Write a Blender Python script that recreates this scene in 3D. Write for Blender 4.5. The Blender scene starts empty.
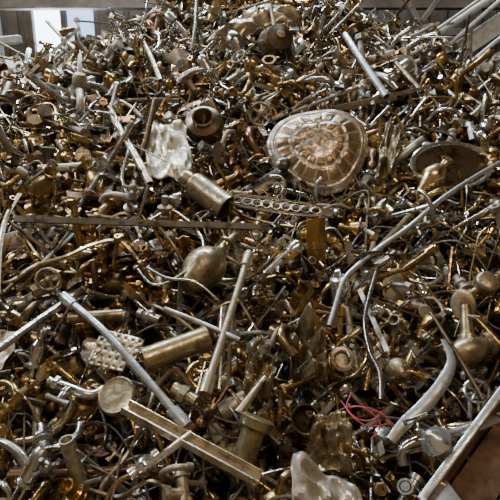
import bpy, math, random
import numpy as np
from mathutils import Vector, Matrix, noise
random.seed(7); rng=np.random.default_rng(5)
pi=math.pi
SC=bpy.context.scene.collection
def H(x,y):
    a=0.02+0.62*y
    c=2.68-0.62*math.sqrt(x*x+0.08)**1.1
    b=2.7+(3.9-y)*0.75
    k=0.07
    z=-k*math.log(math.exp(-a/k)+math.exp(-c/k)+math.exp(-b/k))
    return z+0.035*math.sin(2.1*x+1)*math.cos(1.9*y)+0.025*math.sin(4.3*x+2.6*y)
def NRM(x,y):
    e=0.06
    return Vector((-(H(x+e,y)-H(x-e,y))/(2*e),-(H(x,y+e)-H(x,y-e))/(2*e),1)).normalized()
def P(x,y,l=0.07): return Vector((x,y,H(x,y)+l))
T=Matrix.Translation
def R(ax,deg): return Matrix.Rotation(math.radians(deg),4,ax)
def S(x,y,z): return Matrix.Diagonal((x,y,z,1))
I4=Matrix.Identity(4)
def SF(x,y,l=0.07,yaw=0,pitch=0,roll=0):
    """frame resting on the heap: X across, Y up the slope, Z out of the slope"""
    n=NRM(x,y); X=Vector((1,0,0)); X=(X-n*X.dot(n)).normalized(); Y=n.cross(X)
    M=Matrix((X,Y,n)).transposed().to_4x4()
    return T(P(x,y,l))@M@R('Z',yaw)@R('X',pitch)@R('Y',roll)
def BT(A,B):
    """frame with Z running A->B, origin A"""
    z=(B-A).normalized(); u=Vector((0,0,1)) if abs(z.z)<.95 else Vector((1,0,0))
    x=u.cross(z).normalized(); y=z.cross(x)
    return T(A)@Matrix((x,y,z)).transposed().to_4x4()

# ------------------------------------------------------------ materials
def nn(nt,t,x=0,y=0,**k):
    n=nt.nodes.new(t); n.location=(x,y)
    for a,b in k.items(): setattr(n,a,b)
    return n
def metal(name,pal,dark,rough=(.22,.5),metallic=1.0,grime=.55,bump=.25,scale=22):
    m=bpy.data.materials.new(name); m.use_nodes=True; nt=m.node_tree; L=nt.links
    b=nt.nodes['Principled BSDF']
    oi=nn(nt,'ShaderNodeObjectInfo'); tc=nn(nt,'ShaderNodeTexCoord')
    ad=nn(nt,'ShaderNodeVectorMath',operation='ADD'); 
    mu=nn(nt,'ShaderNodeMath',operation='MULTIPLY'); mu.inputs[1].default_value=37.0
    L.new(oi.outputs['Random'],mu.inputs[0]); L.new(tc.outputs['Object'],ad.inputs[0]); L.new(mu.outputs[0],ad.inputs[1])
    cr=nn(nt,'ShaderNodeValToRGB'); cr.color_ramp.interpolation='LINEAR'
    e=cr.color_ramp.elements
    while len(e)<len(pal): e.new(.5)
    for i,c in enumerate(pal):
        e[i].position=i/max(1,len(pal)-1); e[i].color=(*c,1)
    L.new(oi.outputs['Random'],cr.inputs[0])
    n1=nn(nt,'ShaderNodeTexNoise'); n1.inputs['Scale'].default_value=scale; n1.inputs['Detail'].default_value=5; n1.inputs['Roughness'].default_value=.65
    L.new(ad.outputs[0],n1.inputs['Vector'])
    r1=nn(nt,'ShaderNodeMapRange'); r1.inputs[1].default_value=.40; r1.inputs[2].default_value=.62; r1.inputs[3].default_value=0; r1.inputs[4].default_value=grime
    L.new(n1.outputs[0],r1.inputs[0])
    mx=nn(nt,'ShaderNodeMix',data_type='RGBA'); L.new(r1.outputs[0],mx.inputs[0]); L.new(cr.outputs[0],mx.inputs[6]); mx.inputs[7].default_value=(*dark,1)
    L.new(mx.outputs[2],b.inputs['Base Color'])
    r2=nn(nt,'ShaderNodeMapRange'); r2.inputs[1].default_value=.3; r2.inputs[2].default_value=.7; r2.inputs[3].default_value=rough[0]; r2.inputs[4].default_value=rough[1]
    L.new(n1.outputs[0],r2.inputs[0]); L.new(r2.outputs[0],b.inputs['Roughness'])
    r3=nn(nt,'ShaderNodeMapRange'); r3.inputs[3].default_value=metallic; r3.inputs[4].default_value=metallic*.6
    L.new(r1.outputs[0],r3.inputs[0]); L.new(r3.outputs[0],b.inputs['Metallic'])
    bp=nn(nt,'ShaderNodeBump'); bp.inputs['Strength'].default_value=bump; bp.inputs['Distance'].default_value=.004
    n2=nn(nt,'ShaderNodeTexNoise'); n2.inputs['Scale'].default_value=scale*3; n2.inputs['Detail'].default_value=3
    L.new(ad.outputs[0],n2.inputs['Vector']); L.new(n2.outputs[0],bp.inputs['Height']); L.new(bp.outputs[0],b.inputs['Normal'])
    return m
brass=metal('brass',[(.60,.38,.12),(.31,.195,.07),(.66,.45,.17),(.38,.23,.07),(.62,.50,.28),(.50,.30,.085),(.24,.15,.06)],(.08,.045,.018),rough=(.12,.42),grime=.75)
chrome=metal('chrome',[(.78,.76,.72),(.46,.43,.38),(.64,.59,.50),(.84,.84,.84),(.50,.43,.33),(.68,.64,.57),(.30,.27,.23)],(.11,.085,.055),rough=(.08,.38),grime=.8)
dull=metal('limescaled_metal',[(.50,.45,.36),(.28,.22,.15),(.56,.51,.42),(.36,.32,.26)],(.09,.065,.04),rough=(.35,.6),metallic=.6,grime=.8)
copper=metal('copper',[(.42,.21,.11),(.24,.12,.06),(.46,.29,.15)],(.07,.04,.025),rough=(.2,.5),grime=.75)
darkm=metal('dark_bronze',[(.17,.125,.08),(.23,.165,.09),(.11,.095,.08)],(.035,.025,.018),rough=(.18,.5),grime=.7)
rubber=metal('black_rubber',[(.03,.03,.03),(.05,.045,.04)],(.02,.015,.01),rough=(.5,.8),metallic=0)
steelb=metal('weathered_steel',[(.58,.59,.60),(.50,.49,.46)],(.16,.13,.095),rough=(.2,.5),metallic=.8,grime=.8)
beige=metal('tarnished_pale_brass',[(.58,.49,.34),(.50,.41,.27)],(.14,.09,.045),rough=(.22,.5),metallic=.85,grime=.9)
olive=metal('tarnished_brass',[(.44,.34,.19),(.38,.29,.16)],(.075,.05,.025),rough=(.2,.5),metallic=.9,grime=.9)
amber=metal('amber_panel',[(.30,.185,.085),(.30,.185,.085)],(.11,.06,.03),rough=(.25,.45),metallic=.7,grime=.9,scale=30)
pearl=metal('patinated_plate',[(.52,.44,.36),(.52,.44,.36)],(.17,.115,.07),rough=(.2,.45),metallic=.7,grime=.95,scale=30)
lead=metal('crumpled_foil',[(.56,.51,.43),(.56,.51,.43)],(.20,.15,.095),rough=(.2,.5),metallic=.7,grime=.9,scale=16)
redw=metal('red_cable',[(.40,.03,.05),(.40,.03,.05)],(.15,.02,.02),rough=(.4,.6),metallic=0)
whitep=metal('pale_painted_metal',[(.62,.64,.66),(.54,.54,.54)],(.28,.25,.2),rough=(.4,.6),metallic=.2,grime=.6)
rustw=metal('rusty_wood',[(.17,.09,.045),(.17,.09,.045)],(.05,.03,.018),rough=(.45,.75),metallic=0.1,grime=.9,scale=14)
gap_glow=metal('painted_gap_glow',[(.18,.105,.035),(.18,.105,.035)],(.02,.013,.007),rough=(.4,.8),metallic=.8,grime=.95,bump=1,scale=30)  # dark amber colour paints the golden glow and dark gaps between pieces
wallm=metal('corrugated_wall',[(.17,.12,.085),(.17,.12,.085)],(.08,.055,.045),rough=(.7,.9),metallic=0,scale=2)
beamm=metal('steel_beam',[(.22,.15,.105),(.15,.11,.08)],(.06,.045,.035),rough=(.6,.8),metallic=.2,scale=4)
floorm=metal('concrete_floor',[(.16,.15,.13),(.16,.15,.13)],(.07,.06,.05),rough=(.7,.9),metallic=0,scale=3)
roofm=metal('roof_boards',[(.24,.17,.11),(.24,.17,.11)],(.10,.07,.05),rough=(.7,.9),metallic=0,scale=3)
def glass(name,col,st):
    m=bpy.data.materials.new(name); m.use_nodes=True; b=m.node_tree.nodes['Principled BSDF']
    b.inputs['Emission Color'].default_value=(*col,1); b.inputs['Emission Strength'].default_value=st; b.inputs['Base Color'].default_value=(.6,.7,.8,1); return m
sky=glass('daylight_glass',(.62,.84,1),9); sky2=glass('hazy_daylight_glass',(.30,.55,.95),2.2)

# ------------------------------------------------------------ mesh builder
class MB:
    def __init__(s): s.v=[];s.f=[];s.m=[]
    def add(s,vs,fs,mat=0,M=I4):
        o=len(s.v); s.v+=[M@Vector(v) for v in vs]; s.f+=[tuple(i+o for i in f) for f in fs]; s.m+=[mat]*len(fs); return s
    def lathe(s,prof,M=I4,seg=14,mat=0,cap=True):
        vs=[];fs=[]
        for r,z in prof:
            for i in range(seg):
                a=2*pi*i/seg; vs.append((r*math.cos(a),r*math.sin(a),z))
        for j in range(len(prof)-1):
            for i in range(seg):
                k=(i+1)%seg; fs.append((j*seg+i,j*seg+k,(j+1)*seg+k,(j+1)*seg+i))
        if cap:
            fs.append(tuple(range(seg))[::-1]); n=(len(prof)-1)*seg; fs.append(tuple(range(n,n+seg)))
        return s.add(vs,fs,mat,M)
    def tube(s,pts,r,seg=8,mat=0,M=I4,hollow=False,smooth=4,flat=1.0):
        pts=[Vector(p) for p in pts]
        rr=r if isinstance(r,(list,tuple)) else [r]*len(pts)
        if len(pts)>2 and smooth>1:
            q=[];qr=[]
            for i in range(len(pts)-1):
                p0=pts[max(0,i-1)];p1=pts[i];p2=pts[i+1];p3=pts[min(len(pts)-1,i+2)]
                for k in range(smooth):
                    t=k/smooth
                    q.append(.5*((2*p1)+(-p0+p2)*t+(2*p0-5*p1+4*p2-p3)*t*t+(-p0+3*p1-3*p2+p3)*t**3)); qr.append(rr[i]*(1-t)+rr[i+1]*t)
            q.append(pts[-1]);qr.append(rr[-1]); pts=q;rr=qr
        n=len(pts); tan=[(pts[min(n-1,i+1)]-pts[max(0,i-1)]).normalized() for i in range(n)]
        u=Vector((0,0,1)); 
        if abs(tan[0].z)>.9: u=Vector((0,1,0))
        u=(u-tan[0]*u.dot(tan[0])).normalized()
        rings=[]
        for i in range(n):
            u=(u-tan[i]*u.dot(tan[i])); 
            u=u.normalized() if u.length>1e-6 else Vector((1,0,0))
            w=tan[i].cross(u); rings.append((pts[i],u.copy(),w,rr[i]))
        if hollow:
            p,uu,w,r0=rings[0]; d=tan[0]; rings=[(p+d*r0*1.5,uu,w,r0*.76),(p,uu,w,r0*.8)]+rings
            p,uu,w,r0=rings[-1]; d=tan[-1]; rings=rings+[(p,uu,w,r0*.8),(p-d*r0*1.5,uu,w,r0*.76)]
        vs=[];fs=[]
        for p,uu,w,r0 in rings:
            for k in range(seg):
                a=2*pi*k/seg; vs.append(p+uu*(r0*math.cos(a)*flat)+w*(r0*math.sin(a)))
        m=len(rings)
        for j in range(m-1):
            for k in range(seg):
                k2=(k+1)%seg; fs.append((j*seg+k,j*seg+k2,(j+1)*seg+k2,(j+1)*seg+k))
        fs.append(tuple(range(seg))[::-1]); fs.append(tuple(range((m-1)*seg,m*seg)))
        return s.add(vs,fs,mat,M)
    def box(s,sx,sy,sz,M=I4,mat=0,bev=.12):
        hx,hy,hz=sx/2,sy/2,sz/2; b=min(hx,hy,hz)*bev*2
        vs=[]
        def rg(x,y,z,c): return [(x-c,-y,z),(x,-y+c,z),(x,y-c,z),(x-c,y,z),(-x+c,y,z),(-x,y-c,z),(-x,-y+c,z),(-x+c,-y,z)]
        for z,ins in ((-hz,b),(-hz+b,0),(hz-b,0),(hz,b)): vs+=rg(hx-ins,hy-ins,z,b)
        fs=[]
        for j in range(3):
            for k in range(8): fs.append((j*8+k,j*8+(k+1)%8,(j+1)*8+(k+1)%8,(j+1)*8+k))
        fs.append(tuple(range(8))[::-1]); fs.append(tuple(range(24,32)))
        return s.add(vs,fs,mat,M)
    def grid(s,nx,ny,fn,mat=0,M=I4,matfn=None):
        vs=[fn(i/nx,j/ny) for j in range(ny+1) for i in range(nx+1)]
        o=len(s.v); s.v+=[M@Vector(v) for v in vs]
        for j in range(ny):
            for i in range(nx):
                a=o+j*(nx+1)+i; s.f.append((a,a+1,a+nx+2,a+nx+1)); s.m.append(matfn((i+.5)/nx,(j+.5)/ny) if matfn else mat)
        return s
    def mesh(s,name,mats,ang=38):
        me=bpy.data.meshes.new(name); me.from_pydata([tuple(v) for v in s.v],[],s.f)
        for m in mats: me.materials.append(m)
        me.polygons.foreach_set('material_index',np.array(s.m,dtype=np.int32))
        me.polygons.foreach_set('use_smooth',np.ones(len(s.f),dtype=bool))
        me.update()
        try: me.set_sharp_from_angle(angle=math.radians(ang))
        except Exception: pass
        return me
    def obj(s,name,mats,ang=38,solid=0,parent=None):
        o=bpy.data.objects.new(name,s.mesh(name,mats,ang)); SC.objects.link(o)
        if solid:
            md=o.modifiers.new('thickness','SOLIDIFY'); md.thickness=solid; md.offset=0
        if parent: o.parent=parent
        return o

# ------------------------------------------------------------ small fittings
def hexp(m,r,h,M=I4,mat=0,hole=.55):
    m.lathe([(r*hole,h*.3),(r*hole,0),(r*.9,0),(r,h*.08),(r,h*.92),(r*.9,h),(r*hole,h),(r*hole,h*.6)],M,6,mat,cap=True)
def cross_handle(m,M):
    m.lathe([(.004,0),(.012,0),(.014,.012),(.01,.02),(.004,.024)],M,12)
    for k in range(4):
        m.tube([(0,0,.011),(.018,0,.012),(.028,0,.012),(.031,0,.012)],[.005,.0045,.0075,.004],8,M=M@R('Z',90*k),smooth=2)
def wheel(m,M,r=.028):
    pts=[(r*math.cos(a*pi/6),r*math.sin(a*pi/6),0) for a in range(13)]
    m.tube(pts,.004,6,M=M,smooth=1)
    for k in range(4): m.tube([(0,0,0),(r,0,0)],.003,5,M=M@R('Z',90*k))
    m.lathe([(.004,-.006),(.008,-.005),(.008,.005),(.003,.007)],M,8)
def k_mixer():
    m=MB(); m.lathe([(.018,0),(.025,.0),(.025,.008),(.021,.012),(.021,.05),(.023,.054),(.023,.075),(.016,.086),(.004,.09)],seg=16)
    m.tube([(.01,0,.03),(.05,0,.045),(.10,0,.045),(.125,0,.035),(.128,0,.02)],[.014,.012,.011,.011,.012],10,hollow=True)
    m.tube([(0,0,.085),(-.03,0,.105),(-.07,0,.12),(-.09,0,.122)],[.009,.008,.007,.003],8,flat=.5)
    m.tube([(.008,0,0),(.01,0,-.06),(.02,.01,-.11)],.005,6); m.tube([(-.008,0,0),(-.01,0,-.05),(-.03,.01,-.1)],.005,6); return m
def k_pillar():
    m=MB(); m.lathe([(.008,-.05),(.010,-.05),(.010,-.005),(.022,0),(.023,.006),(.014,.012),(.015,.045),(.018,.05),(.012,.06),(.008,.075)],seg=14)
    hexp(m,.017,.008,T((0,0,-.02)))
    m.tube([(.005,0,.035),(.04,0,.045),(.075,0,.035),(.085,0,.012)],[.012,.010,.009,.011],10,hollow=True)
    cross_handle(m,T((0,0,.07))); return m
def k_bib():
    m=MB(); m.tube([(-.06,0,0),(-.05,0,0),(0,0,0),(.04,0,0),(.06,0,-.012),(.065,0,-.035)],[.012,.011,.014,.012,.011,.012],10,hollow=True)
    hexp(m,.018,.012,T((-.045,0,0))@R('Y',90)); m.lathe([(.012,0),(.013,.018),(.009,.022),(.006,.04)],T((0,0,.005)),12)
    m.tube([(-.03,0,.046),(0,0,.046),(.03,0,.046)],[.007,.005,.007],8,smooth=2); return m
def k_goose():
    m=MB(); m.tube([(-.10,0,0),(-.05,0,0),(0,0,0),(.05,0,.012),(.085,0,.05),(.08,0,.09),(.045,0,.105)],.009,10,hollow=True,smooth=4)
    hexp(m,.015,.02,T((-.10,0,0))@R('Y',90)); m.lathe([(.006,0),(.012,.0),(.012,.018),(.008,.02)],T((.048,0,.105))@R('Y',-80),10); return m
def k_elbow():
    m=MB(); m.tube([(-.04,0,0),(-.015,0,0),(.004,0,.004),(.012,0,.02),(.012,0,.045)],[.015,.013,.014,.013,.015],12,hollow=True)
    m.lathe([(.014,0),(.0185,0),(.0185,.012),(.014,.012)],T((-.04,0,0))@R('Y',90),14); m.lathe([(.014,0),(.0185,0),(.0185,.012),(.014,.012)],T((.012,0,.034)),14); return m
def k_tee():
    m=MB(); m.tube([(-.045,0,0),(0,0,0),(.045,0,0)],[.014,.013,.014],12,hollow=True,smooth=1); m.tube([(0,0,0),(0,.04,0)],.013,12,hollow=True)
    for q in (T((-.045,0,0))@R('Y',90),T((.033,0,0))@R('Y',90),T((0,.028,0))@R('X',-90)): m.lathe([(.014,0),(.018,0),(.018,.012),(.014,.012)],q,14)
    return m
def k_nut():
    m=MB(); hexp(m,.022,.018,hole=.62); return m
def k_coupling():
    m=MB(); m.lathe([(.010,.02),(.012,0),(.016,0),(.016,.02),(.0155,.021),(.02,.022)],seg=14); hexp(m,.022,.02,T((0,0,.02)),hole=.5)
    m.lathe([(.014,.04),(.014,.065),(.011,.066),(.010,.05)],seg=14); return m
def k_ballvalve():
    m=MB(); m.lathe([(.010,.012),(.012,-.04),(.018,-.04),(.018,-.025),(.014,-.022),(.022,-.01),(.024,0),(.022,.01),(.014,.022),(.018,.025),(.018,.04),(.012,.04),(.010,-.01)],R('Y',90),12)
    m.lathe([(.009,0),(.009,.03),(.005,.034)],T((0,0,.012)),10)
    m.tube([(0,0,.045),(.03,.0,.05),(.05,0,.058),(.12,0,.06)],[.009,.008,.009,.009],8,flat=.25); return m
def k_gatevalve():
    m=MB(); m.lathe([(.012,.01),(.013,-.035),(.019,-.035),(.019,-.02),(.015,-.018),(.02,0),(.015,.018),(.019,.02),(.019,.035),(.013,.035),(.012,-.01)],R('Y',90),8)
    m.lathe([(.016,0),(.016,.02),(.011,.026),(.011,.035),(.005,.037),(.005,.06)],seg=12); wheel(m,T((0,0,.06))); return m
def k_pipe(L,r,h=True,seg=12):
    def f():
        m=MB(); m.tube([(-L/2,0,0),(0,0,0),(L/2,0,0)],r,seg,hollow=h,smooth=1); return m
    return f
def k_pipef():
    m=MB(); m.tube([(-.13,0,0),(.13,0,0)],.009,10,hollow=True); hexp(m,.016,.016,T((-.13,0,0))@R('Y',90)); m.lathe([(.01,0),(.015,0),(.015,.025),(.01,.025)],T((.10,0,0))@R('Y',90),12); return m
def k_bent():
    m=MB(); m.tube([(-.14,0,0),(-.05,.005,0),(.02,0,.0),(.05,.03,.01),(.06,.1,.02)],.007,8,hollow=True,smooth=4); return m
def k_stepped():
    m=MB(); m.lathe([(.006,.012),(.008,0),(.011,0),(.011,.018),(.017,.02),(.017,.03),(.013,.033),(.013,.045),(.02,.047),(.021,.055),(.016,.058),(.009,.06),(.009,.085),(.007,.086)],seg=14); return m
def k_flange():
    m=MB(); m.lathe([(.012,.01),(.013,.025),(.017,.025),(.017,.008),(.03,.005),(.034,.002),(.034,0),(.012,0),(.012,.008)],seg=20); return m
def k_washer():
    m=MB(); m.lathe([(.016,.002),(.016,0),(.028,0),(.029,.002),(.028,.004),(.016,.004),(.016,.002)],seg=20,cap=False); return m
def k_shower():
    m=MB(); m.tube([(-.13,0,0),(-.06,0,.004),(0,0,.01),(.03,0,.02)],[.010,.013,.010,.012],10); m.lathe([(.006,.028),(.016,.02),(.034,.002),(.037,-.004),(.035,-.010),(.004,-.011)],T((.045,0,.012))@R('Y',25),18); return m
def k_handle():
    m=MB(); m.box(.16,.032,.004,T((0,0,0)),bev=.5); m.lathe([(.011,0),(.011,.012),(.008,.016),(.008,.04)],T((.04,0,.002)),12); m.tube([(.04,0,.04),(.02,0,.045),(-.03,0,.044),(-.07,0,.038)],[.009,.009,.007,.008],8,flat=.7); return m
def k_cup():
    m=MB(); m.lathe([(.004,-.022),(.016,-.02),(.024,0),(.036,.002),(.037,.005),(.026,.004),(.017,-.014),(.004,-.016)],seg=20); m.lathe([(.008,0),(.010,.03)],T((0,0,-.05)),10); return m
def k_baluster():
    m=MB(); m.lathe([(.004,0),(.02,0),(.022,.008),(.009,.018),(.008,.03),(.014,.04),(.017,.055),(.012,.075),(.006,.09),(.006,.11),(.013,.118),(.015,.128),(.009,.14),(.003,.145)],seg=14); return m
def k_bell():
    m=MB(); m.lathe([(.004,.050),(.008,.05),(.01,.042),(.022,.034),(.028,.015),(.036,0),(.037,-.004),(.034,-.003),(.025,.015),(.018,.03),(.004,.034)],seg=20); return m
def k_meter():
    m=MB(); m.lathe([(.02,-.02),(.036,-.018),(.038,0),(.038,.018),(.034,.026),(.026,.03),(.004,.03)],seg=20)
    m.tube([(-.075,0,-.005),(.075,0,-.005)],.012,12,hollow=True); 
    for q in (-.075,.057): m.lathe([(.013,0),(.017,0),(.017,.018),(.013,.018)],T((q,0,-.005))@R('Y',90),8)
    return m
def k_strip():
    m=MB(); 
    m.grid(20,2,lambda u,v:((u-.5)*.26,(v-.5)*.022,.02*math.sin(u*4)+.003*math.sin(u*17)),0); 
    m.grid(20,2,lambda u,v:((u-.5)*.26,(.5-v)*.022,.02*math.sin(u*4)+.003*math.sin(u*17)-.002),0); return m
def k_ribbon():
    m=MB()
    def fn(u,v,o=0):
        a=u*5.2; return ((u-.5)*.2+.03*math.sin(a*1.3),(v-.5)*.016*math.cos(a)+.02*math.sin(a*.7),(v-.5)*.016*math.sin(a)+.03*math.cos(a*.9)+o)
    m.grid(26,2,fn); m.grid(26,2,lambda u,v:fn(u,1-v,-.0012)); return m
def k_angle():
    m=MB(); m.box(.2,.025,.003); m.box(.2,.003,.022,T((0,.0125,.011))); return m
def k_sheet(seed):
    def f():
        m=MB(); w=.11
        def fn(u,v):
            p=Vector((u*3,v*3,seed)); return ((u-.5)*w+.01*noise.noise(p*1.3),(v-.5)*w*.8+.012*noise.noise(p*1.1+Vector((5,5,5))),.05*noise.noise(p*.8)+.02*abs(noise.noise(p*1.9)))
        m.grid(12,10,fn); m.grid(12,10,lambda u,v:tuple(Vector(fn(1-u,v))-Vector((0,0,.0015)))); return m
    return f
def k_coil():
    m=MB(); m.tube([(.045*math.cos(a*.5)*(1+.02*a),.045*math.sin(a*.5),a*.0018) for a in range(30)],.0045,7,smooth=1); return m
def k_hose():
    m=MB(); pts=[(-.12,-.02,0),(-.06,.03,.01),(0,.02,.02),(.05,-.03,.015),(.11,-.01,0)]; m.tube(pts,.006,8,smooth=5)
    hexp(m,.011,.02,T((.11,-.01,0))@R('Y',90)); hexp(m,.011,.02,T((-.135,-.03,0))@R('Y',90)@R('X',-30)); return m
def k_wire(seed):
    def f():
        r=random.Random(seed); m=MB(); p=Vector((0,0,0)); d=Vector((1,0,0)); pts=[]
        for i in range(7):
            pts.append(p.copy()); d=(d+Vector((r.uniform(-.7,.7),r.uniform(-.9,.9),r.uniform(-.5,.5)))).normalized(); p+=d*.045
        c=sum(pts,Vector())/7; m.tube([q-c for q in pts],r.choice([.0018,.0025,.0032]),5,smooth=3); return m
    return f
def k_bolt():
    m=MB(); hexp(m,.011,.008,hole=.1); m.lathe([(.0055,.008),(.0055,.06),(.003,.062)],seg=8); return m
def k_trap():
    m=MB(); m.tube([(-.06,0,.03),(-.06,0,-.02),(-.04,0,-.055),(-.01,0,-.055),(.01,0,-.02),(.02,0,.01),(.05,0,.02),(.1,0,.02)],.014,12,hollow=True,smooth=3)
    m.lathe([(.017,0),(.022,0),(.022,.018),(.017,.018)],T((-.06,0,.012)),12); return m
def k_cart():
    m=MB(); m.lathe([(.012,0),(.016,0),(.018,.004),(.018,.04),(.016,.044),(.008,.046),(.006,.06),(.003,.061)],seg=16); return m
def k_knob():
    m=MB(); m.lathe([(.008,0),(.022,.0),(.026,.006),(.024,.02),(.026,.028),(.018,.036),(.003,.038)],seg=10); return m
def k_twotap():
    m=MB(); m.tube([(-.075,0,0),(0,0,0),(.075,0,0)],[.014,.016,.014],12,smooth=2)
    for sx in (-1,1):
        m.lathe([(.013,0),(.02,.0),(.02,.006),(.013,.01),(.013,.03)],T((sx*.06,0,0))@R('X',90),12); m.lathe([(.02,.0),(.022,.03),(.018,.036),(.003,.037)],T((sx*.075,0,0))@R('Y',90*sx),12)
    m.tube([(0,0,.01),(0,.03,.05),(0,.09,.06),(0,.12,.04)],.009,10,hollow=True); return m
def k_plateback():
    m=MB(); m.box(.05,.19,.003,bev=.4)
    m.lathe([(.012,0),(.014,.01),(.008,.014),(.008,.03),(.02,.04),(.022,.052),(.012,.06),(.003,.061)],T((0,.04,0)),14); return m
def k_vase():
    m=MB(); m.lathe([(.004,0),(.028,0),(.03,.005),(.014,.02),(.02,.04),(.04,.08),(.042,.10),(.03,.13),(.014,.15),(.014,.165),(.026,.175),(.024,.176),(.010,.16)],seg=20); return m
def k_dish():
    m=MB(); m.lathe([(.004,-.012),(.04,-.012),(.065,0),(.075,.003),(.076,0),(.066,-.004),(.042,-.016),(.004,-.016)],seg=28); return m
protos=[(k_mixer,8),(k_pillar,8),(k_bib,7),(k_goose,6),(k_elbow,5),(k_tee,5),(k_nut,3),(k_coupling,5),(k_ballvalve,6),(k_gatevalve,5),
 (k_pipe(.09,.016),4),(k_pipe(.16,.010),7),(k_pipe(.34,.006),7),(k_pipe(.08,.026,True,16),2),(k_pipef,7),(k_bent,7),(k_stepped,4),(k_flange,3),(k_washer,1.5),(k_shower,4),
 (k_handle,4),(k_cup,3),(k_baluster,4),(k_bell,2),(k_meter,2.5),(k_strip,8),(k_angle,5),(k_sheet(1.3),5),(k_sheet(7.1),5),(k_coil,1.5),(k_hose,5),
 (k_wire(1),5),(k_wire(2),5),(k_wire(3),5),(k_wire(4),4),(k_bolt,3),(k_trap,1.5),(k_cart,3),(k_knob,2),(k_twotap,5),(k_pipe(.26,.004,False,6),6),(k_plateback,4),(k_vase,1),(k_dish,1),(k_ribbon,6)]
heap=bpy.data.objects.new('scrap_metal_heap',None); SC.objects.link(heap)
pc=bpy.data.collections.new('small_fittings')
variants=[('brass',brass,.44),('chrome',chrome,.31),('dull',dull,.13),('copper',copper,.04),('dark',darkm,.08)]
K=len(protos); i=0
fm=[f() for f,_ in protos]
for vn,vm,_ in variants:
    for k in range(K):
        o=bpy.data.objects.new('fitting_%03d_%s'%(i,vn),fm[k].mesh('fitting_%03d'%i,[vm])); pc.objects.link(o); o.parent=heap; i+=1

# ------------------------------------------------------------ the heap
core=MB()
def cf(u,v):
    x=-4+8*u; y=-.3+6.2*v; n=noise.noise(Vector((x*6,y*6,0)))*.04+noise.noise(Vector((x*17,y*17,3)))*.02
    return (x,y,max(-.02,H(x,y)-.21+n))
core.grid(200,160,cf); core.obj('heap_core',[gap_glow],parent=heap)  # filler mound under the fittings, glow and gap shade are in its colour
clear=[(.297,2.11,.20),(.24,2.06,.15),(.36,2.17,.15),(.823,1.98,.17),(.74,1.95,.1),(.9,2.0,.1),(-.128,1.55,.10),(-.177,1.88,.09),(-.35,2.08,.12),(-.03,3.0,.12),
 (-.36,1.20,.09),(-.21,1.21,.09),(.19,.93,.12),(.19,.83,.13),(.6,.95,.2),(.63,1.25,.09),(.17,1.27,.06),(.02,1.03,.06),(-.34,1.11,.06),(.1,1.83,.08),(.2,1.79,.08),(.5,1.16,.05),(.43,1.11,.05),(-.1,1.0,.05),
 (.26,1.24,.05),(.14,1.07,.05),(-.21,2.28,.08)]
N=12800; pos=[];rot=[];scl=[];idx=[]
w=np.array([q for _,q in protos],float); w/=w.sum(); vw=np.array([q[2] for q in variants]); vw/=vw.sum()
while len(pos)<N:
    y=random.uniform(.25,4.9); 
    if y>4.1 and random.random()<.6: continue
    x=random.uniform(-1,1)*(1.15+.62*min(y,3.2))
    off=-.19+.22*random.random()**.9 + .06*noise.noise(Vector((x*3.2,y*3.2,7)))
    near=any((x-a)**2+(y-b)**2<r*r for a,b,r in clear)
    if near and off>-.06: off=-.06-.05*random.random()
    z=H(x,y)+off
    if z<.02: continue
    n=NRM(x,y)
    Mq=n.to_track_quat('Z','Y')@Matrix.Rotation(random.uniform(0,2*pi),3,'Z').to_quaternion()@Matrix.Rotation(random.gauss(0,.55 if not near else .2),3,'Y').to_quaternion()@Matrix.Rotation(random.uniform(0,2*pi),3,'X').to_quaternion()
    e=Mq.to_euler(); k=int(rng.choice(K,p=w)); 
    v=vw.copy()
    if y>2.2: v=v*np.array([.8,1.3,1.1,1,1.3])
    v/=v.sum(); vi=int(rng.choice(len(variants),p=v))
    s=random.uniform(.65,1.25)*(1+.19*max(0,y-1.1))
    if random.random()<.12: s*=1.4
    if near: s*=.75
    pos.append((x,y,z)); rot.append(tuple(e)); scl.append(min(s,2.3)); idx.append(vi*K+k)
me=bpy.data.meshes.new('loose_fittings'); me.from_pydata(pos,[],[])
a=me.attributes.new('rot','FLOAT_VECTOR','POINT'); a.data.foreach_set('vector',np.array(rot,dtype=np.float32).ravel())
a=me.attributes.new('scl','FLOAT','POINT'); a.data.foreach_set('value',np.array(scl,dtype=np.float32))
a=me.attributes.new('idx','INT','POINT'); a.data.foreach_set('value',np.array(idx,dtype=np.int32))
lf=bpy.data.objects.new('loose_fittings',me); SC.objects.link(lf); lf.parent=heap
ng=bpy.data.node_groups.new('scatter_fittings','GeometryNodeTree')
ng.interface.new_socket('Geometry',in_out='INPUT',socket_type='NodeSocketGeometry'); ng.interface.new_socket('Geometry',in_out='OUTPUT',socket_type='NodeSocketGeometry')
gi=ng.nodes.new('NodeGroupInput'); go=ng.nodes.new('NodeGroupOutput'); ip=ng.nodes.new('GeometryNodeInstanceOnPoints'); ci=ng.nodes.new('GeometryNodeCollectionInfo')
ci.inputs['Collection'].default_value=pc; ci.inputs['Separate Children'].default_value=True; ci.inputs['Reset Children'].default_value=True
ip.inputs['Pick Instance'].default_value=True
def na(t,n):
    q=ng.nodes.new('GeometryNodeInputNamedAttribute'); q.data_type=t; q.inputs[0].default_value=n; return [o for o in q.outputs if o.enabled and o.name=='Attribute'][0]
ng.links.new(gi.outputs[0],ip.inputs['Points']); ng.links.new(ci.outputs[0],ip.inputs['Instance'])
ng.links.new(na('INT','idx'),ip.inputs['Instance Index']); ng.links.new(na('FLOAT_VECTOR','rot'),ip.inputs['Rotation']); ng.links.new(na('FLOAT','scl'),ip.inputs['Scale'])
ng.links.new(ip.outputs[0],go.inputs[0]); md=lf.modifiers.new('scatter','NODES'); md.node_group=ng
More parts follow.
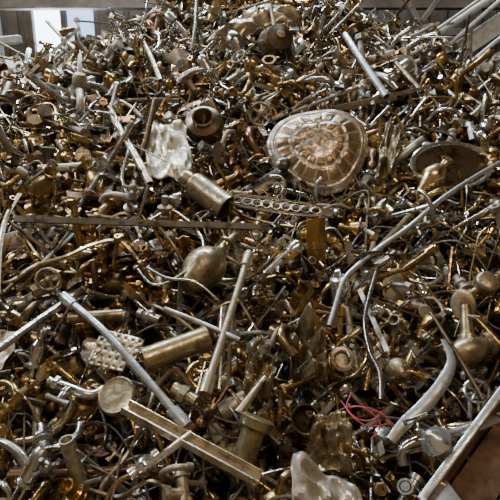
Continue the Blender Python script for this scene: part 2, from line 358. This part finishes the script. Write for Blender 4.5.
# tangled wires / tubes
for nm,mt,cnt,rad in (('tangled_wires',chrome,120,(.0018,.0045)),('tangled_pale_tubes',beige,60,(.003,.008)),('tangled_brass_tubes',brass,65,(.003,.007)),('tangled_black_cables',rubber,70,(.002,.0045))):
    m=MB()
    for _ in range(cnt):
        y=random.uniform(.7,3.7); x=random.uniform(-1,1)*(.6+.5*y); an=random.uniform(0,2*pi); L=random.uniform(.05,.12); turn=random.gauss(0,.35); pts=[]; hi=random.uniform(.03,.13)
        for k in range(random.randint(4,9)):
            pts.append(P(x,y,random.uniform(-.04,hi))); x+=math.cos(an)*L; y+=math.sin(an)*L*.85; an+=turn+random.gauss(0,.3)
        m.tube(pts,random.uniform(*rad),6,smooth=4)
    m.obj(nm,[mt],parent=heap)
# straight rods, tubes and strips poking out
for nm,mt,cnt in (('long_chrome_rods',chrome,65),('long_brass_rods',olive,65),('long_dark_rods',darkm,65),('long_pale_strips',dull,60)):
    m=MB()
    for _ in range(cnt):
        y=random.uniform(.8,3.9); x=random.uniform(-1,1)*(.5+.55*y); an=random.uniform(0,2*pi); L=random.uniform(.12,.36)*(1+.2*y)
        if any((x-a)**2+(y-b)**2<(r+.03)**2 for a,b,r in clear): continue
        A=P(x,y,random.uniform(-.08,.02)); d=NRM(x,y); dd=Vector((math.cos(an),math.sin(an)*.85,math.sin(an)*.52))+d*random.uniform(-.1,.45)
        B=A+dd.normalized()*L
        if nm=='long_pale_strips':
            m.box(random.uniform(.010,.030),.003,L,BT(A,B)@T((0,0,L/2))@R('Z',random.uniform(0,360)))
        else: 
            C=(A+B)/2+Vector((random.gauss(0,.008),random.gauss(0,.008),random.gauss(0,.008)))
            m.tube([A,C,B],random.choice([.003,.004,.006,.008,.012]),9,hollow=True,smooth=3)
    m.obj(nm,[mt],parent=heap)

# ------------------------------------------------------------ individual objects
def plate():
    m=MB(); nr,na_=50,180
    def ss(a,b,x):
        t=max(0,min(1,(x-a)/(b-a))); return t*t*(3-2*t)
    def fn(u,v):
        th=2*pi*u; r=v; Rr=.213*(1+.065*math.cos(3*(th-math.radians(38)))+.02*math.cos(2*th)+.012*noise.noise(Vector((math.cos(th)*3,math.sin(th)*3,9))))
        h=.06*(1-r**2.4)
        seg=(u*18)%1; band=ss(.54,.57,r)*(1-ss(.79,.82,r)); arch=ss(.06,.14,seg)*(1-ss(.86,.94,seg))
        h+=.004*band*arch
        s2=(u*15+.3)%1; b2=ss(.33,.36,r)*(1-ss(.46,.49,r)); h+=.003*b2*ss(.08,.2,s2)*(1-ss(.8,.92,s2))
        h+=.004*(ss(.84,.87,r)-ss(.90,.93,r))
        if r>.98: h-=.006
        h+=.010*noise.noise(Vector((r*math.cos(th)*4,r*math.sin(th)*4,1)))*(1-.5*r)
        return (Rr*r*math.cos(th),Rr*r*math.sin(th),h)
    def mf(u,v):
        seg=(u*18)%1; s2=(u*15+.3)%1; th=2*pi*u
        if .54<v<.82:
            if .12<seg<.88 and .58<v<.79: return 1 if (.62<v<.76 and .24<seg<.76) else 2
            return 0
        if .34<v<.48 and .15<s2<.85: return 1
        if v<.30 and noise.noise(Vector((v*math.cos(th)*14,v*math.sin(th)*14,4)))>.08: return 1
        return 0
    m.grid(na_,nr,fn,matfn=mf,M=SF(.297,2.120,.06,0,20,0))
    return m.obj('embossed_brass_plate',[pearl,amber,olive],60,solid=.003)
plate()
m=MB(); M=SF(.823,1.975,.08,12,24,4)@S(1,.58,1)
m.lathe([(.004,-.034),(.11,-.034),(.135,-.028),(.165,-.004)],M,40,1,cap=True)
m.lathe([(.165,-.004),(.178,.004),(.186,.006),(.192,.002),(.19,-.004),(.172,-.01),(.14,-.036),(.11,-.042),(.004,-.042)],M,40,0,cap=False)
for k in range(7):
    yy=-.09+.03*k; L=.15*math.sqrt(max(.05,1-(yy/.155)**2)); m.tube([M@Vector((-L,yy,-.018)),M@Vector((0,yy,-.025)),M@Vector((L,yy,-.018))],.005,6,mat=2)
m.obj('oval_serving_tray',[chrome,darkm,copper])
A=P(-.205,1.45,.08); B=P(-.02,1.70,.11); Lg=(B-A).length
m=MB(); m.lathe([(.004,0),(.03,0),(.034,.006),(.045,.03),(.066,.07),(.071,.105),(.062,.14),(.038,.17),(.022,.19),(.019,.22),(.021,.225),(.034,.228),(.034,.236),(.017,.238),(.017,Lg-.02),(.022,Lg-.015),(.023,Lg),(.015,Lg),(.014,Lg-.04)],BT(A,B),26)
m.obj('brass_jug',[olive])
A=P(-.27,1.93,.10); B=P(-.09,1.83,.07); Lg=(B-A).length
m=MB(); m.lathe([(.004,0),(.028,0),(.034,.006),(.036,.02),(.036,.04),(.030,.045),(.030,.055),(.050,.058),(.052,.065),(.052,Lg-.01),(.054,Lg-.006),(.054,Lg),(.047,Lg),(.045,Lg-.07),(.004,Lg-.07)],BT(A,B),26)
m.obj('capped_canister',[olive])
def rod(name,pts,r,mat,l=.07,fit=None,hollow=True,flat=1,seg=10):
    m=MB(); pp=[P(*(list(p)+[l] if len(p)==2 else p)) for p in pts]
    m.tube(pp,r,seg,hollow=hollow,flat=flat,smooth=5)
    r0=r if not isinstance(r,(list,tuple)) else r[0]
    if fit:
        for a,b in ((pp[0],pp[1]),(pp[-1],pp[-2])):
            Mx=BT(a,b); 
            if fit=='hex': hexp(m,r0*1.8,r0*3,Mx@T((0,0,-r0)),hole=.5)
            else: m.lathe([(r0*.9,-r0),(r0*1.5,-r0),(r0*1.6,r0*.5),(r0*1.5,r0*4),(r0,r0*4.3)],Mx,12)
    return m.obj(name,[mat])
def bar(name,a,b,w,t,mat,l=.07,la=None,U=False,tw=0):
    A=P(a[0],a[1],l if la is None else la); B=P(b[0],b[1],l); Lg=(B-A).length
    n=NRM((a[0]+b[0])/2,(a[1]+b[1])/2); z=(B-A).normalized(); x=n.cross(z).normalized(); y=z.cross(x)
    M=T((A+B)/2)@Matrix((x,y,z)).transposed().to_4x4()@R('Z',tw)
    m=MB(); m.box(w,t,Lg,M)
    if U:
        m.box(t,w*.55,Lg,M@T((w/2,w*.25,0))); m.box(t,w*.55,Lg,M@T((-w/2,w*.25,0)))
    return m.obj(name,[mat])
bar('flat_steel_bar',(-.80,1.60),(.074,1.68),.026,.006,darkm,.13,tw=15)
m=MB(); M=SF(.10,1.80,.11,-12,12,0); n=9
for k in range(n):
    cx=-.15+.3*k/(n-1); a=.017; b=.019*(1-.3*abs(k-4)/4)
    m.tube([(cx+a*math.cos(q*pi/6),b*math.sin(q*pi/6),0) for q in range(13)],.0035,6,mat=1,M=M,smooth=1)
for sg in (-1,1):
    m.tube([(-.19,0,0),(-.14,sg*.024,0),(0,sg*.028,0),(.14,sg*.024,0),(.19,0,0)],.007,8,M=M,flat=.6)
m.box(.30,.046,.0015,M@T((0,0,-.010)),mat=0)
for sx in (-1,1): m.lathe([(.006,-.005),(.020,-.004),(.022,0),(.02,.004),(.006,.005)],M@T((sx*.195,0,0)),16)
m.obj('pierced_brass_gallery',[darkm,olive])
def sheet(name,poly,mat,amp=.03,seed=0,l=.08,nx=34,ny=28,fq=2.0):
    """poly : 4 surface points (x,y[,lift]) in order BL,BR,TR,TL"""
    q=[P(p[0],p[1],p[2] if len(p)>2 else l) for p in poly]; n=NRM(poly[0][0],poly[0][1])
    def fn(u,v):
        e1=.10*noise.noise(Vector((v*3,seed,0))); u2=u+e1*(2*u-1); e2=.10*noise.noise(Vector((u*3,seed,5))); v2=v+e2*(2*v-1)
        b=q[0]*(1-u2)*(1-v2)+q[1]*u2*(1-v2)+q[2]*u2*v2+q[3]*(1-u2)*v2
        s=Vector((u*fq,v*fq,seed)); d=noise.noise(s*.7)*amp+abs(noise.noise(s))*amp*1.2-abs(noise.noise(s*1.9+Vector((3,3,3))))*amp*.6
        return b+n*d
    m=MB(); m.grid(nx,ny,fn); return m.obj(name,[mat],18,solid=.002)
sheet('crumpled_brass_sheet',[(-.42,1.93),(-.22,1.90),(-.28,2.20,.12),(-.46,2.24,.12)],beige,.035,2)
sheet('folded_brass_flashing',[(-.24,2.80,.14),(.10,3.0,.10),(.30,3.10,.12),(.09,3.20,.18)],beige,.06,5)
sheet('crumpled_foil_sheet',[(.08,.78,.12),(.31,.77,.10),(.24,.92,.12),(.10,.955,.14)],lead,.03,8,fq=2.2)
sheet('crumpled_foil_bag',[(.11,1.20,.08),(.22,1.20,.08),(.20,1.32,.12),(.12,1.34,.14)],olive,.09,11,fq=2.6)
sheet('crumpled_copper_sheet',[(.50,1.93,.08),(.58,1.92,.08),(.66,2.16,.10),(.60,2.20,.10)],olive,.06,17,fq=2.4)
sheet('enamelled_plate',[(-.80,1.16),(-.68,1.18),(-.66,1.28),(-.78,1.28)],beige,.008,14)
sheet('torn_brass_sheet',[(.14,1.00,.07),(.25,.98,.07),(.24,1.10,.09),(.16,1.09,.09)],olive,.06,21,fq=2.5)
sheet('torn_brass_sheet',[(-.02,1.16,.07),(.05,1.14,.07),(.08,1.25,.10),(0,1.26,.10)],olive,.06,33,fq=2.5)
m=MB(); M=SF(-.372,1.215,.09,-14,8,10); c=.021
for i_ in range(6):
    for j_ in range(5):
        if (i_,j_) in ((0,4),(5,0)): continue
        cx=(i_-2.5)*c; cy=(j_-2)*c; h=c/2
        Z=lambda a,b:.01*math.sin(a*22)+1.4*b*b-.8*a*b
        cor=[(cx-h,cy-h),(cx+h,cy-h),(cx+h,cy+h),(cx-h,cy+h)]; vs=[(a,b,Z(a,b)) for a,b in cor]
        for k in range(8):
            an=-pi*.75+k*pi/4; rr=c*.15; a=cx+rr*math.cos(an); b=cy+rr*math.sin(an); vs.append((a,b,Z(a,b)))
        fs=[]
        for k in range(4):
            fs.append((k,(k+1)%4,4+(2*k+2)%8,4+2*k+1)); fs.append((k,4+2*k+1,4+2*k))
        m.add(vs,fs,0,M)
bm_=m.obj('perforated_plate',[beige],60)
import bmesh
b_=bmesh.new(); b_.from_mesh(bm_.data); bmesh.ops.remove_doubles(b_,verts=b_.verts,dist=.0003); b_.to_mesh(bm_.data); b_.free()
md=bm_.modifiers.new('thickness','SOLIDIFY'); md.thickness=.002
A=P(-.29,1.19,.095); B=P(-.12,1.265,.105); Lg=(B-A).length
m=MB(); m.lathe([(.004,.012),(.028,.01),(.030,0),(.035,0),(.036,.006),(.035,.012),(.035,Lg-.012),(.0365,Lg-.006),(.035,Lg),(.004,Lg)],BT(A,B),26)
m.obj('brass_cylinder',[olive])
rod('bent_brass_pipe',[(-.70,2.27),(-.645,2.29,.11),(-.60,2.20,.12),(-.531,2.08),(-.46,1.97),(-.38,1.83)],.016,beige,.12)
rod('flexible_hose',[(-.72,2.40),(-.74,2.30,.09),(-.60,2.20,.14),(-.57,2.12,.14),(-.50,2.03,.13),(-.49,1.85,.11),(-.42,1.74,.08)],.007,chrome,.09,'hex',False)
rod('flexible_hose',[(-.37,1.64),(-.30,1.74,.1),(-.23,1.70,.11),(-.17,1.62,.12),(-.16,1.52,.14),(-.22,1.45,.12),(-.30,1.42,.1),(-.36,1.47,.1)],.0045,chrome,.11,None,False)
rod('flexible_hose',[(-.33,1.47),(-.26,1.43,.12),(-.17,1.42,.13),(-.10,1.40,.1)],.0045,chrome,.11,None,False)
rod('riser_pipe',[(-.005,1.55,.13),(-.06,1.33,.12),(-.115,1.112,.11)],.012,beige,.1,'c')
rod('steel_tube',[(-.55,1.345,.11),(-.39,1.22,.13),(-.162,1.03,.11)],.011,steelb,.1,'c')
rod('steel_tube',[(-.253,1.324),(-.15,1.295),(-.03,1.255)],.008,steelb,.12)
bar('brass_channel',(-.312,1.05),(.02,.925),.034,.003,beige,.10,la=.12,U=True,tw=-25)
rod('chromed_towel_rail',[(1.0,1.95,.11),(.85,1.84,.12),(.69,1.73,.13),(.56,1.64,.13),(.44,1.575,.13),(.36,1.53,.12),(.305,1.48,.12),(.27,1.41,.11),(.24,1.345,.10)],.009,steelb,.1,None)
rod('branched_copper_tube',[(.42,1.515,.12),(.375,1.42,.12),(.345,1.34,.12),(.345,1.26,.11),(.36,1.2,.11),(.35,1.137,.1)],.007,chrome,.1,None)
rod('galvanised_pipe',[(.521,2.84,.16),(.57,2.6,.15),(.64,2.36,.12)],.018,steelb,.1)
rod('galvanised_pipe',[(.755,2.649,.14),(.83,2.434,.12)],.013,olive,.1)
rod('galvanised_pipe',[(-.62,2.95,.14),(-.52,2.72,.14),(-.45,2.55,.12)],.014,beige,.1)
rod('curved_trim_tube',[(-.833,1.73,.11),(-.835,1.62,.12),(-.81,1.50,.12),(-.76,1.36,.11)],.010,beige,.09,flat=.5)
rod('iron_rod',[(.542,1.342,.13),(.575,1.23,.13),(.61,1.11,.12)],.006,darkm,.1,hollow=False)
rod('tapered_spindle',[(-.03,1.07,.10),(.01,1.12,.11),(.04,1.165,.11)],[.014,.010,.005],beige,.1,hollow=False)
rod('curved_lever_handle',[(.545,1.245,.15),(.55,1.19,.15),(.515,1.14,.15),(.45,1.09,.14),(.39,1.055,.13),(.35,1.03,.11)],[.008,.012,.017,.018,.016,.012],steelb,.12,hollow=False,flat=.45)
for pts in ([(.24,1.12),(.27,1.07,.12),(.31,1.06,.13),(.34,1.09,.12)],[(.25,1.10),(.29,1.09,.13),(.33,1.06,.12),(.30,1.03,.11)],[(.27,1.14),(.25,1.09,.12),(.29,1.045,.13),(.35,1.06,.12)],[(.22,1.09),(.27,1.10,.12),(.33,1.08,.13),(.37,1.05,.12)]):
    rod('red_cable',pts,.0018,redw,.11,None,False)
m=MB(); M=SF(.264,1.245,.10,0,25); m.lathe([(.004,-.008),(.018,-.008),(.022,.004),(.026,.006),(.034,.004),(.036,.001),(.03,-.004),(.02,-.03),(.012,-.034),(.012,-.06)],M,24); m.obj('basin_waste_flange',[beige])
m=MB(); M=SF(-.342,1.095,.10,0,8,-10); m.lathe([(.004,.008),(.02,.009),(.04,.006),(.046,.008),(.05,.004),(.05,-.01),(.046,-.014),(.004,-.014)],M,30); m.obj('round_brass_cover',[olive])
m=MB(); A=P(-.03,.985,.03); B=P(.022,1.05,.12); Lg=(B-A).length; m.lathe([(.01,0),(.022,0),(.024,.03),(.03,.035),(.03,Lg-.03),(.042,Lg-.026),(.044,Lg-.004),(.038,Lg),(.004,Lg)],BT(A,B),24); m.obj('pipe_stub_with_cap',[olive])
m=MB(); M=SF(.14,1.075,.10,10,30); m.lathe([(.004,-.03),(.02,-.028),(.034,-.01),(.037,.008),(.038,.012),(.034,.011),(.03,-.006),(.018,-.018),(.004,-.02)],M,24); m.obj('dark_cup',[darkm])
m=MB(); M=SF(.02,1.26,.09,20,35); m.lathe([(.004,-.03),(.022,-.026),(.036,0),(.038,.02),(.030,.038),(.016,.046),(.012,.055),(.004,.056)],M,8); m.obj('valve_bonnet',[chrome])
m=MB(); M=SF(-.21,2.28,.07,0,20); m.lathe([(.004,-.05),(.05,-.045),(.085,-.01),(.092,.02),(.08,.05),(.05,.064),(.045,.075),(.05,.08),(.042,.08),(.036,.06),(.004,.03)],M,30); m.obj('bronze_pot',[darkm])
m=MB(); M=SF(.15,2.84,.09,15,40); m.lathe([(.004,.10),(.02,.10),(.025,.09),(.07,.07),(.085,.03),(.10,-.01),(.105,-.02),(.095,-.018),(.075,.03),(.06,.055),(.004,.06)],M,30); m.obj('brass_bell',[darkm])
m=MB(); A=P(.56,1.25,.08); B=P(.70,1.28,.08); Lg=(B-A).length; Mv=BT(A,B)
m.lathe([(.02,.02),(.022,0),(.034,0),(.034,.018),(.026,.022),(.038,.045),(.042,.07),(.038,.095),(.026,Lg-.022),(.034,Lg-.018),(.034,Lg),(.022,Lg),(.02,Lg-.02)],Mv,16)
C=(A+B)/2; Dd=P(.655,1.374,.12); M2=BT(C,Dd); L2=(Dd-C).length
m.lathe([(.028,.02),(.028,.045),(.02,.05),(.016,L2-.02)],M2,12); m.obj('gate_valve',[olive])
m=MB(); M=SF(.645,1.36,.12,0,35,-15); m.lathe([(.004,.004),(.026,.006),(.034,.002),(.036,-.003),(.034,-.008),(.02,-.01),(.012,-.05)],M@S(1,1.35,1),26); m.obj('oval_escutcheon',[beige])
def place(kf,name,x,y,l,yaw,pitch,roll,mat,s=1.0):
    m=kf(); o=m.obj(name,[mat]); o.matrix_world=SF(x,y,l,yaw,pitch,roll)@S(s,s,s); return o
place(k_twotap,'basin_mixer_tap',.648,1.70,.07,20,20,10,chrome,1.0)
place(k_mixer,'lever_mixer_tap',-.20,2.62,.09,200,60,10,chrome,1.3)
place(k_pillar,'cross_handle_tap',-.505,1.01,.09,30,70,0,chrome,1.1)
place(k_pillar,'cross_handle_tap',-.62,1.08,.09,120,80,20,brass,1.0)
place(k_mixer,'lever_mixer_tap',-.52,.93,.09,150,70,0,chrome,1.0)
place(k_bib,'bib_tap',-.47,1.12,.09,-20,60,0,chrome,1.1)
place(k_ballvalve,'ball_valve',-.25,.97,.07,40,30,0,chrome,1.0)
place(k_tee,'pipe_tee',-.15,.90,.09,100,20,0,beige,1.1)
place(k_bib,'bib_tap',.43,1.035,.11,200,60,0,chrome,1.1)
place(k_bell,'lamp_cup',.42,1.22,.09,0,40,0,olive,1.0)
place(k_coupling,'pipe_coupling',-.20,1.12,.10,60,90,0,beige,1.1)
place(k_gatevalve,'wheel_valve',-.63,1.40,.09,40,30,10,olive,1.2)
place(k_goose,'swan_neck_spout',-.05,2.45,.09,70,10,40,brass,1.5)
place(k_meter,'water_meter',.75,1.45,.08,30,10,0,olive,1.0)
place(k_pipe(.16,.017,True,16),'brass_sleeve',-.41,.955,.09,100,0,-60,beige,1)
place(k_pipe(.14,.016,True,16),'brass_sleeve',-.46,1.33,.07,10,0,5,olive,1.1)
place(k_coil,'steel_spring',-.58,.91,.09,0,20,0,chrome,.8)
place(k_shower,'hand_shower',.50,1.03,.12,200,30,0,chrome,1.1)
# open steel crate, bottom right
A=P(.385,.90,.12); B=P(.72,1.165,.13); x=(B-A); Lx=x.length; x.normalize(); up=Vector((-.10,-.40,.9)).normalized(); yv=up.cross(x).normalized(); yv=-yv if yv.y>0 else yv; zz=x.cross(yv); 
if zz.z<0: zz=-zz
M=T(A)@Matrix((x,yv,zz)).transposed().to_4x4()
m=MB(); W=.42; D=.16; L0=Lx+.12
cx=L0/2; cy=W/2
m.box(L0,.018,.010,M@T((cx,0,0))); m.box(L0,.018,.010,M@T((cx,W,0))); m.box(.018,W,.010,M@T((0,cy,.001))); m.box(.018,W,.010,M@T((L0,cy,.001)))
m.box(L0,.006,D,M@T((cx,.008,-D/2)),mat=1); m.box(L0,.006,D,M@T((cx,W-.008,-D/2)),mat=1); m.box(.006,W,D,M@T((.008,cy,-D/2)),mat=1); m.box(.006,W,D,M@T((L0-.008,cy,-D/2)),mat=1)
for q in range(4): m.box(L0-.03,(W-.03)/4-.004,.010,M@T((cx,.015+(q+.5)*(W-.03)/4,-D+.05)),mat=1)
m.box(.03,.006,D,M@T((-.01,.0,-D/2))); m.box(.07,.11,.005,M@T((.03,.055,-.010))@R('Z',20))
m.obj('steel_crate',[steelb,rustw])

# ------------------------------------------------------------ hall
def slab(name,sx,sy,sz,loc,mat,rx=0,ry=0,rz=0):
    m=MB(); m.box(sx,sy,sz,bev=.02); o=m.obj(name,[mat]); o.location=loc; o.rotation_euler=(math.radians(rx),math.radians(ry),math.radians(rz)); return o
slab('floor',14,16,.1,(0,3,-.07),floorm)
YB=9.0
slab('wall_back_left',3.25,.15,7,(-5.375,YB,3.45),wallm)
slab('wall_back_right',9.65,.15,7,(2.175,YB,3.45),wallm) 
slab('wall_back_sill',1.1,.15,2.55,(-3.2,YB,1.22),wallm); slab('wall_back_lintel',1.1,.15,2.4,(-3.2,YB,5.75),wallm)
wl=MB()
wl.box(.57,.02,2.1,T((-3.48,YB+.04,3.55)),mat=1); wl.box(.57,.02,2.1,T((-2.91,YB+.04,3.55)),mat=2)
for xx in (-3.76,-3.19,-2.62): wl.box(.09,.12,2.1,T((xx,YB-.03,3.55)))
wl.box(1.2,.12,.08,T((-3.2,YB-.03,2.52))); wl.box(1.2,.1,.06,T((-3.2,YB-.03,3.9)))
wl.obj('window_1',[beamm,sky,sky2])
mm=MB()
for k in range(46):
    xx=-6.9+.3*k
    if -3.85<xx<-2.55: continue
    mm.box(.10,.04,7,T((xx,YB-.09,3.5)),bev=.3)
mm.obj('trim_1',[beamm])
slab('wall_left',.15,16,7,(-7,3,3.45),wallm); slab('wall_right',.15,16,7,(7,3,3.45),wallm)
slab('ceiling',14,16,.1,(0,3,6.95),roofm)
m=MB(); yy,zz_=8.2,3.2; m.box(14,.18,.02,T((0,yy,zz_))); m.box(14,.18,.02,T((0,yy,zz_+.3))); m.box(14,.02,.3,T((0,yy,zz_+.15)))
m.obj('roof_beam',[beamm])
m=MB()
for k in range(8): m.box(.08,.08,2.2,T((.6+.75*k,7.6,3.4))@R('Y',35 if k%2 else -35))
m.box(6,.1,.1,T((3.2,7.6,2.75)))
m.obj('roof_truss',[beamm])
m=MB()
rb=random.Random(3)
for k in range(15):
    x0=1.05+.085*k; y0=3.3+rb.uniform(-.2,.4); z0=1.92-.035*k+rb.uniform(-.03,.12); L=rb.uniform(.6,1.1); an=rb.uniform(.3,.8)
    m.tube([(x0,y0,z0),(x0+L*math.cos(an),y0+rb.uniform(-.1,.2),z0+L*math.sin(an))],rb.choice([.010,.014,.018,.022]),12,hollow=True)
m.tube([(1.75,3.5,1.6),(1.78,3.5,2.4)],.016,12,hollow=True)
m.box(.9,.004,.12,T((1.8,3.5,2.22))@R('Y',-34)); m.box(.8,.004,.10,T((1.95,3.45,2.02))@R('Y',-24))
m.obj('pale_tube_bundle',[whitep])
m=MB(); m.box(1.1,.6,.01,T((-2.25,3.6,1.74))@R('Y',-6)@R('X',35)); m.box(1.6,.05,.05,T((-2.3,3.4,1.95))@R('Y',-5)); m.box(1.3,.04,.04,T((-2.2,3.5,1.84))@R('Y',8)); m.box(.05,.05,.9,T((-1.75,3.6,1.75)))
m.obj('steel_sheet_stack',[whitep])

# ------------------------------------------------------------ light
def area(name,loc,rot,sx,sy,e,col):
    l=bpy.data.lights.new(name,'AREA'); l.shape='RECTANGLE'; l.size=sx; l.size_y=sy; l.energy=e; l.color=col
    o=bpy.data.objects.new(name,l); SC.objects.link(o); o.location=loc; o.rotation_euler=[math.radians(a) for a in rot]; return o
area('skylight_back',(-.8,5.4,6.6),(-20,-5,0),4.5,.7,800,(.68,.84,1))
area('skylight_left',(-4.5,2.4,5.8),(0,-40,0),.8,3.0,460,(.80,.90,1))
area('warm_front_fill',(.8,-1.5,6.0),(28,0,0),3,.5,150,(1,.82,.58))  # added warm fill lamp above the front of the heap, not a roof opening
area('window_daylight',(-3.2,8.8,3.5),(-90,0,0),1.1,2,140,(.66,.85,1))
w_=bpy.data.worlds.new('world'); bpy.context.scene.world=w_; w_.use_nodes=True
w_.node_tree.nodes['Background'].inputs[0].default_value=(1,.74,.44,1); w_.node_tree.nodes['Background'].inputs[1].default_value=.26

cam=bpy.data.cameras.new('camera'); co=bpy.data.objects.new('camera',cam); SC.objects.link(co)
co.location=(0,0,1.5); co.rotation_euler=(math.radians(75),0,0); cam.angle=math.radians(55); cam.clip_start=.05; bpy.context.scene.camera=co
